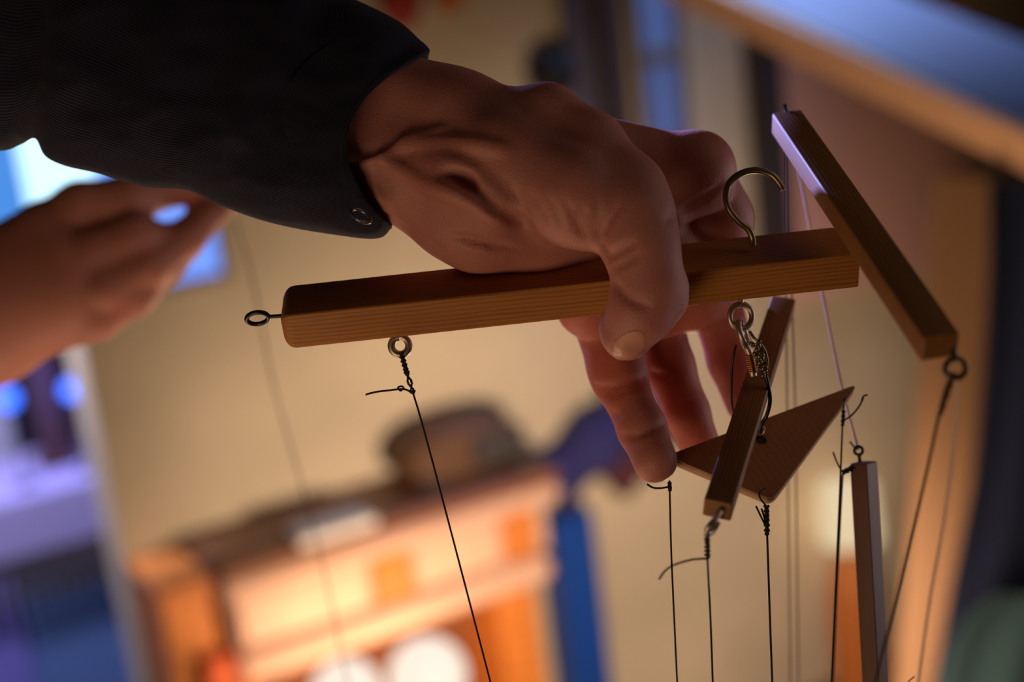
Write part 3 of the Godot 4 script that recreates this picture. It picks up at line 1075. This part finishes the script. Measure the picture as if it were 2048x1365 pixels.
func strings() -> void:
	string_of("string", "dark string tied to the screw eye under the left half of the bar", [[826, 786, 3], [850, 868, 3], [905, 1075, 3], [980, 1362, 2], [1020, 1520, 2]], 0.00030, M.thread, func(o):
		knot(o, [[802, 706, 2, 814, 748, 3, 0.00042, 0.00042, 2.5], [813, 744, 3, 826, 786, 3, 0.00055, 0.0003, 1.0]], [[[826, 787, 3], [808, 779, 3], [780, 781, 3], [750, 785, 3], [731, 790, 3]], [[806, 778, 3], [801, 782, 3], [796, 776, 3], [804, 773, 3], [810, 781, 3]]], M.thread, [[826, 785, 3, 1.0]]))
	string_of("string", "dark string with a sideways loose end below the longest finger", [[1339, 962, 4], [1342, 1090, 6], [1348, 1230, 9], [1356, 1400, 12], [1362, 1520, 14]], 0.00030, M.thread, func(o):
		knot(o, [[1339, 966, 4, 1340, 982, 4, 0.0003, 0.00032, 1.5]], [[[1339, 974, 4], [1322, 977, 4], [1306, 976, 4], [1294, 969, 4]]], M.thread, [[1340, 976, 4, 0.9]]))
	string_of("string", "dark string with a long curved loose end on the near end of the short stick", [[1415, 1066, -38], [1415, 1118, -30], [1421, 1240, -10], [1426, 1380, -2], [1431, 1520, 0]], 0.00030, M.thread, func(o):
		knot(o, [[1414, 1070, -38, 1415, 1118, -30, 0.0004, 0.00042, 3.0]], [[[1414, 1118, -30], [1385, 1120, -32], [1350, 1130, -34], [1330, 1143, -35], [1318, 1160, -36]]], M.thread, [[1414, 1080, -36, 1.1]]))
	string_of("string", "dark frayed string looped round the front corner of the triangular plate", [[1534, 1060, -1], [1537, 1150, -1], [1541, 1270, -1], [1545, 1380, -1], [1549, 1520, -1]], 0.00033, M.thread, func(o):
		knot(o, [[1533, 1012, -1, 1534, 1070, -1, 0.00045, 0.0004, 3.0]], [[[1530, 1050, -1], [1522, 1034, -2], [1512, 1013, -2]], [[1531, 1046, -1], [1527, 1030, -1], [1523, 1018, -1]], [[1531, 978, 1], [1520, 985, -2], [1520, 996, -3], [1532, 1012, -1]]], M.thread, [[1534, 1063, -1, 1.1]]))
	string_of("string", "dark string with an upturned loose end at the right corner of the triangular plate", [[1689, 795, 24], [1685, 850, 25], [1679, 1000, 25], [1670, 1200, 26], [1662, 1380, 26], [1656, 1520, 26]], 0.00030, M.thread, func(o):
		knot(o, [[1687, 822, 24, 1685, 852, 25, 0.0003, 0.00034, 1.5]], [[[1686, 842, 24], [1702, 832, 23], [1717, 815, 23], [1727, 796, 22]], [[1723, 802, 22], [1727, 793, 22], [1735, 790, 22]]], M.thread, [[1686, 840, 24, 0.8]]))
	string_of("string", "brown string running down to the left from the eye of the crossbar", [[1908, 745, -68], [1888, 790, -66], [1850, 960, -60], [1806, 1140, -56], [1776, 1260, -52], [1716, 1500, -46]], 0.00042, M.brown_thread, func(o):
		knot(o, [[1908, 748, -68, 1880, 830, -65, 0.0004, 0.0004, 2.0]], [], M.brown_thread))
	string_of("string", "pale string hanging from the eye of the crossbar along the right", [[1914, 748, -68], [1912, 850, -66], [1890, 1030, -62], [1860, 1200, -58], [1835, 1380, -54], [1815, 1520, -50]], 0.00040, M.pale_thread)
	string_of("string", "thin dark string hanging from the far end of the crossbar", [[1570, 214, 34], [1571, 330, 38], [1573, 700, 60], [1577, 1050, 80], [1581, 1400, 95], [1583, 1540, 100]], 0.00026, M.brown_thread)
	string_of("string", "thin brown string close beside the one from the far end of the crossbar", [[1574, 232, 36], [1580, 480, 50], [1590, 800, 70], [1594, 1100, 90], [1598, 1540, 110]], 0.00026, M.brown_thread)
	string_of("string", "pale string running from behind the crossbar down to the upright stick", [[1596, 330, 62], [1612, 410, 60], [1640, 560, 56], [1668, 700, 48], [1690, 800, 40], [1716, 898, 30]], 0.00055, M.pale_thread)
	string_of("string", "dark knotted string at the top of the upright stick", [[1722, 928, 29], [1700, 938, 28], [1688, 948, 28], [1684, 970, 30], [1675, 1150, 40], [1664, 1400, 60], [1658, 1540, 70]], 0.00034, M.thread, func(o):
		knot(o, [[1718, 930, 28, 1686, 946, 28, 0.00045, 0.0005, 2.0]], [[[1686, 946, 28], [1676, 930, 28], [1666, 905, 28]], [[1716, 900, 29], [1706, 892, 29], [1700, 884, 29]]], M.thread))
	string_of("string", "faint grey string of another puppet hanging before the beige wall", [[470, 440, 300], [505, 560, 300], [545, 760, 300], [600, 960, 300], [650, 1150, 300], [730, 1540, 300]], 0.00042, M.brown_thread)
	string_of("string", "pale bristle standing up at the lower border right of the upright stick", [[1800, 1420, 20], [1812, 1372, 20], [1829, 1354, 20]], 0.00025, M.pale_thread)

# ---------------------------------------------------------------- people
const PX := 0.1466

func chain(fd: Field, pts: Array, k: float) -> void:   # pts: [x, y, dz, radius in picture px]
	for i in pts.size() - 1:
		var a: Array = pts[i]
		var b: Array = pts[i + 1]
		fd.cap(mm(a[0], a[1], a[2]), mm(b[0], b[1], b[2]), a[3] * PX * (417.0 + a[2]) / 417.0, b[3] * PX * (417.0 + b[2]) / 417.0, k)

func skin_at(fd: Field, x: float, y: float) -> Vector3:
	return fd.surface_along(Vector3((x - 1024.0) / F, -(y - 682.5) / F, 1.0), 360.0, 520.0)

func stroke(fd: Field, pts: Array, r0: float, r1: float, raise: bool, k := 1.6, sink := 0.0) -> void:
	var n := pts.size() - 1
	var found := []
	for i in n:
		for step in 4 + (1 if i == n - 1 else 0):
			var u := step / 4.0
			var q := skin_at(fd, lerpf(pts[i][0], pts[i + 1][0], u), lerpf(pts[i][1], pts[i + 1][1], u))
			if q != Vector3.ZERO:
				found.append([q + Vector3(0, 0, sink), (i + u) / n])
	for i in found.size() - 1:
		var p0: Vector3 = found[i][0]
		var p1: Vector3 = found[i + 1][0]
		if p0.distance_to(p1) > 9.0:
			continue
		var r := lerpf(r0, r1, absf(found[i][1] - 0.5) * 2.0)
		if raise:
			fd.add(p0, p1, r, r, k)
		else:
			fd.cut(p0, p1, r, r, k)

func first_person() -> void:
	var fd := Field.new(mm(640, 1010, 0) * Vector3(1, 1, 0) + Vector3(0, 0, 384), mm(1560, 20, 0) * Vector3(1, 1, 0) + Vector3(0, 0, 480), 1.25)
	# wrist and back of the hand
	fd.begin()
	chain(fd, [[640, 150, 14, 100], [905, 258, 10, 112], [1010, 292, 6, 108]], 7.0)
	chain(fd, [[640, 250, 10, 98], [895, 392, 6, 104]], 7.0)
	chain(fd, [[640, 200, 20, 104], [900, 320, 22, 112], [1060, 350, 20, 100]], 7.0)
	chain(fd, [[900, 300, 18, 112], [1090, 300, 22, 108], [1250, 335, 28, 78], [1395, 336, 26, 70]], 7.0)
	fd.join(1.0)
	# heel of the palm, resting on the bar, and the palm behind the bar
	fd.begin()
	chain(fd, [[850, 345, 4, 90], [945, 388, 1, 84], [1000, 420, 2, 80]], 6.0)
	chain(fd, [[930, 425, 6, 98], [960, 440, 3, 99], [1075, 462, 8, 82], [1170, 470, 12, 70]], 6.0)
	chain(fd, [[1000, 420, 34, 95], [1200, 540, 40, 78], [1240, 600, 32, 74]], 6.0)
	chain(fd, [[1250, 380, 34, 80], [1330, 520, 40, 80], [1400, 590, 38, 66]], 6.0)
	fd.join(7.0)
	# ball of the thumb and thumb
	fd.begin()
	chain(fd, [[930, 300, 4, 98], [1010, 322, -1, 104], [1150, 392, -9, 96], [1242, 440, -13, 74]], 7.0)
	chain(fd, [[1030, 245, 4, 66], [1092, 238, 1, 64], [1180, 292, -3, 62], [1258, 382, -9, 66], [1284, 440, -13, 66]], 6.0)
	chain(fd, [[1262, 425, -13, 76], [1284, 500, -15, 71], [1298, 572, -15, 70]], 4.0)
	chain(fd, [[1298, 572, -15, 68], [1284, 618, -14, 66], [1255, 668, -10, 54]], 3.0)
	chain(fd, [[1330, 580, -14, 44], [1336, 600, -13, 40]], 3.0)
	chain(fd, [[1262, 640, -7, 56], [1250, 650, -6, 50]], 3.0)
	fd.join(3.4)
	# knuckles over the bar
	fd.begin()
	chain(fd, [[1395, 334, 24, 68], [1398, 360, 28, 66], [1340, 420, 24, 40]], 4.0)
	fd.join(4.0)
	fd.begin()
	chain(fd, [[1400, 345, 38, 66], [1432, 440, 42, 70], [1430, 560, 46, 66]], 4.0)
	fd.join(1.5)
	# pad of the palm under the bar
	fd.begin()
	chain(fd, [[1182, 608, 27, 72], [1300, 604, 28, 73], [1385, 592, 29, 68], [1428, 577, 30, 60]], 4.0)
	fd.join(3.0)
	# three fingers hanging down
	fd.begin()
	chain(fd, [[1200, 630, 34, 58], [1233, 735, 28, 56], [1240, 760, 26, 53]], 3.0)
	chain(fd, [[1240, 760, 26, 53], [1281, 850, 17, 46], [1286, 862, 16, 46]], 2.5)
	chain(fd, [[1286, 862, 16, 46], [1310, 922, 8, 45]], 2.5)
	fd.join(1.6)
	fd.begin()
	chain(fd, [[1305, 620, 42, 55], [1340, 735, 40, 49], [1374, 825, 36, 44], [1400, 892, 34, 41]], 2.5)
	fd.join(1.0)
	fd.begin()
	chain(fd, [[1432, 610, 50, 52], [1464, 722, 52, 48], [1493, 805, 52, 43]], 2.5)
	fd.join(1.0)
	# tendons, veins, folds and creases
	stroke(fd, [[872, 330], [915, 358], [950, 385], [995, 418]], 5.0, 4.5, true, 6.0, 3.9)
	stroke(fd, [[690, 335], [740, 318], [790, 292], [840, 280], [890, 262]], 1.5, 0.7, true, 3.0, 0.7)
	stroke(fd, [[752, 310], [800, 340], [850, 368], [900, 385], [960, 410], [1000, 430]], 1.5, 0.8, true, 3.0, 0.7)
	stroke(fd, [[840, 290], [900, 285], [960, 290], [1010, 300]], 1.2, 0.6, true, 3.0, 0.6)
	stroke(fd, [[700, 312], [745, 298], [790, 272]], 0.9, 0.6, false, 2.6, -0.2)
	stroke(fd, [[905, 350], [960, 385], [1005, 425], [1060, 452]], 1.0, 0.6, false, 3.0, 0.0)
	stroke(fd, [[885, 345], [920, 355], [945, 370]], 1.0, 0.6, false, 3.0, 0.0)
	stroke(fd, [[1197, 405], [1194, 440], [1198, 478], [1212, 508]], 0.9, 0.5, false, 1.6, -0.1)
	stroke(fd, [[1238, 410], [1214, 440], [1204, 468]], 0.8, 0.4, false, 1.6, -0.1)
	stroke(fd, [[1268, 485], [1240, 502], [1216, 516]], 1.0, 0.6, false, 1.6, -0.1)
	stroke(fd, [[1276, 508], [1248, 526], [1222, 540]], 0.7, 0.4, false, 1.4, 0.0)
	stroke(fd, [[1158, 420], [1160, 450], [1172, 480]], 0.7, 0.4, false, 1.6, 0.0)
	stroke(fd, [[1230, 568], [1246, 590], [1272, 606], [1296, 612]], 0.4, 0.25, false, 1.8, 0.15)
	stroke(fd, [[1332, 440], [1375, 415], [1412, 395], [1445, 372]], 1.0, 0.6, false, 1.6, -0.2)
	for k in 5:
		stroke(fd, [[1030 + k * 34, 380 + k * 8], [1060 + k * 32, 430 + k * 10]], 0.3, 0.2, false, 1.8, 0.2)
	for k in 6:
		stroke(fd, [[760 + k * 20, 428 + k * 11], [790 + k * 19, 438 + k * 12]], 0.5, 0.3, false, 1.4, 0.1)
	for k in 4:
		stroke(fd, [[890 + k * 26, 470 + k * 6], [960 + k * 24, 478 + k * 6]], 0.5, 0.3, false, 1.6, 0.1)
	stroke(fd, [[1186, 772], [1220, 776], [1260, 764], [1296, 752]], 0.8, 0.5, false, 1.4, 0.0)
	stroke(fd, [[1192, 786], [1230, 790], [1290, 768]], 0.5, 0.3, false, 1.4, 0.0)
	stroke(fd, [[1238, 872], [1270, 872], [1310, 856], [1332, 846]], 0.7, 0.4, false, 1.4, 0.0)
	stroke(fd, [[1215, 826], [1240, 832]], 0.4, 0.3, false, 1.4, 0.1)
	stroke(fd, [[1292, 742], [1320, 752], [1350, 750]], 0.6, 0.3, false, 1.4, 0.0)
	stroke(fd, [[1225, 690], [1229, 700], [1232, 712]], 0.4, 0.25, false, 1.0, 0.0)
	var blotch := FastNoiseLite.new()
	blotch.seed = 8
	blotch.frequency = 0.05
	var mesh := fd.nets(from_mm, func(p: Vector3, _g: Vector3) -> Color:
		var y := 682.5 - p.y / p.z * F
		var under := smoothstep(560.0, 640.0, y) * smoothstep(424.0, 436.0, p.z)
		var base := Color(0.45, 0.178, 0.143)
		var palm := Color(0.50, 0.145, 0.105)
		var q := base.lerp(palm, under)
		var n := blotch.get_noise_3d(p.x, p.y, p.z)
		return Color(q.r * (1.0 + 0.12 * n), q.g * (1.0 + 0.2 * n), q.b * (1.0 + 0.2 * n), 1.0))
	var who := thing("person", "hand in a dark knitted sleeve reaching in from the upper left, gripping the bar", "person")
	put_part("hand", mesh, M.skin, who)
	# thumb nail, a thin curved plate on the skin
	var t := Tris.new()
	var front := []
	var back := []
	var nx := 12
	var ny := 10
	for j in ny + 1:
		for i in nx + 1:
			var u := (i / float(nx)) * 2 - 1
			var v := (j / float(ny)) * 2 - 1
			var du := u * sqrt(1 - v * v / 2)
			var dv := v * sqrt(1 - u * u / 2)
			var q := skin_at(fd, 1258 + du * 35 + dv * -4, 691 + dv * 29 + du * -8)
			if q == Vector3.ZERO:
				q = mm(1258, 694, -12)
			var rim := maxf(absf(u), absf(v))
			front.append(from_mm(q * (1.0 - (0.28 * (1.0 - pow(rim, 4.0)) - 0.12) / q.z)))
			back.append(from_mm(q * (1.0 + 0.7 / q.z)))
	var s := nx + 1
	t.grp = 0
	for j in ny:
		for i in nx:
			var a := j * s + i
			t.quad(front[a], front[a + 1], front[a + s + 1], front[a + s])
			t.quad(back[a], back[a + s], back[a + s + 1], back[a + 1])
	for i in nx:
		t.quad(front[i], back[i], back[i + 1], front[i + 1])
		var b := ny * s + i
		t.quad(front[b], front[b + 1], back[b + 1], back[b])
	for j in ny:
		var a := j * s
		t.quad(front[a], front[a + s], back[a + s], back[a])
		var b := a + nx
		t.quad(front[b], back[b], back[b + s], front[b + s])
	t.orient(0)
	put_part("thumbnail", t.mesh(), M.nail, who)
	# sleeve
	var ul := [[[-420, -700], [-420, 260]], [[-200, -570], [-200, 300]], [[40, -420], [-10, 303]], [[80, -395], [40, 290]], [[110, -372], [70, 277]], [[140, -352], [90, 312]], [[200, -318], [130, 332]], [[290, -262], [195, 347]], [[400, -190], [290, 374]], [[510, -118], [375, 381]], [[590, -72], [440, 411]], [[670, -20], [520, 440]], [[735, 10], [600, 459]], [[800, 44], [690, 473]], [[838, 78], [735, 478]], [[850, 88], [764, 475]], [[858, 97], [780, 460]]]
	var nz := FastNoiseLite.new()
	nz.seed = 12
	nz.frequency = 0.006
	var rings := []
	var count := 96
	var fine := []
	for j in ul.size() - 1:
		for k in 5:
			var u := k / 5.0
			var at4 := [maxi(j - 1, 0), j, j + 1, mini(j + 2, ul.size() - 1)]
			var q4 := [[0.0, 0.0], [0.0, 0.0]]
			for side in 2:
				for xy in 2:
					q4[side][xy] = cubic_interpolate(ul[at4[1]][side][xy], ul[at4[2]][side][xy], ul[at4[0]][side][xy], ul[at4[3]][side][xy], u)
			fine.append([q4[0], q4[1], (j + u) / (ul.size() - 1)])
	fine.append([ul[-1][0], ul[-1][1], 1.0])
	var shrink := []
	for q in fine:
		shrink.append([q, 1.0, 0.0])
	for k in [[0.985, 3.0], [0.955, 2.0], [0.94, -8.0], [0.93, -40.0], [0.92, -90.0], [0.91, -150.0]]:
		shrink.append([fine[-1], k[0], k[1]])
	for sq in shrink:
		var q: Array = sq[0]
		var ring := PackedVector3Array()
		var mx: float = (q[0][0] + q[1][0]) / 2
		var my: float = (q[0][1] + q[1][1]) / 2
		var hx: float = (q[1][0] - q[0][0]) / 2
		var hy: float = (q[1][1] - q[0][1]) / 2
		var half := sqrt(hx * hx + hy * hy)
		var lag := 125.0 * smoothstep(0.55, 1.0, q[2])
		for i in count:
			var a := TAU * i / count
			var ca := cos(a)
			var sa := sin(a)
			var near := maxf(sa, 0.0)
			var px: float = mx + hx * ca * sq[1] - lag * near * near + sq[2] * 0.85
			var py: float = my + hy * ca * sq[1] + sq[2] * 0.42 - lag * near * near * 0.12
			var fold := nz.get_noise_2d(px * 1.0 + 40.0, py * 1.6) * 3.0 * near
			fold += 1.6 * sin(px * 0.030 + py * 0.012) * near * smoothstep(0.2, 0.6, q[2]) * (1.0 - smoothstep(0.92, 1.0, q[2]))
			var dz: float = 8.0 + (-(23.0 + (half - 185.0) * 0.07) * sa) * sq[1] + fold + 22.0 * (1.0 - q[2])
			ring.append(fg(px, py, dz))
		rings.append(ring)
	t = Tris.new()
	loft(t, rings, 68.0, 175.0, false)
	var sl := put_part("sleeve", t.mesh(), M.knit, who)
	t = Tris.new()
	torus(t, fg(722, 432, -13), (ax_r * 0.82 - ax_u * 0.55).normalized(), (ax_u * 0.3 + ax_f * 0.7 + ax_r * 0.2).normalized(), 0.0031, 0.0005)
	put_part("button", t.mesh(), mat(rgb(120, 120, 130), 0.3, 0.8), sl)

func second_person() -> void:
	# a hand farther back, out of focus; grid in millimetres round its own distance
	var k0 := 640.0
	var q := func(x: float, y: float, dz: float) -> Vector3:
		var d := k0 + dz
		return Vector3((x - 1024.0) / F * d, -(y - 682.5) / F * d, d)
	var fd := Field.new(q.call(-330, 900, 0) * Vector3(1, 1, 0) + Vector3(0, 0, 590), q.call(560, 280, 0) * Vector3(1, 1, 0) + Vector3(0, 0, 720), 2.6)
	var s := k0 / F
	var ch := func(pts: Array, k: float) -> void:
		for i in pts.size() - 1:
			fd.cap(q.call(pts[i][0], pts[i][1], pts[i][2]), q.call(pts[i + 1][0], pts[i + 1][1], pts[i + 1][2]), pts[i][3] * s, pts[i + 1][3] * s, k)
	fd.begin()
	ch.call([[-320, 720, 10, 120], [-60, 620, 5, 125], [90, 470, 0, 70]], 12.0)
	ch.call([[-320, 760, 10, 110], [-40, 650, 0, 115], [150, 600, -5, 80]], 12.0)
	ch.call([[-60, 620, 0, 120], [130, 540, -4, 85]], 12.0)
	fd.join(2.0)
	for f in [[[70, 470, 5, 52], [160, 415, 0, 50], [262, 400, 5, 50], [330, 378, 12, 36], [450, 380, 22, 32]], [[120, 540, -6, 50], [190, 510, -8, 50], [272, 478, -4, 50], [345, 484, 4, 33], [410, 436, 14, 32], [455, 400, 22, 30]], [[110, 600, -8, 52], [210, 580, -10, 46], [300, 535, -6, 38], [375, 480, 4, 32], [425, 430, 12, 28]], [[90, 660, -2, 54], [190, 632, -6, 48], [270, 590, -4, 40], [335, 532, 2, 32], [380, 490, 8, 28]]]:
		fd.begin()
		ch.call(f, 4.0)
		fd.join(1.5)
	var mesh := fd.nets(from_mm, func(_p: Vector3, _g: Vector3) -> Color: return Color(0.46, 0.18, 0.115, 1.0))
	var who := thing("person", "blurred bare hand at the left border behind the dark sleeve, fingers pointing up right", "person")
	put_part("hand", mesh, M.skin, who)
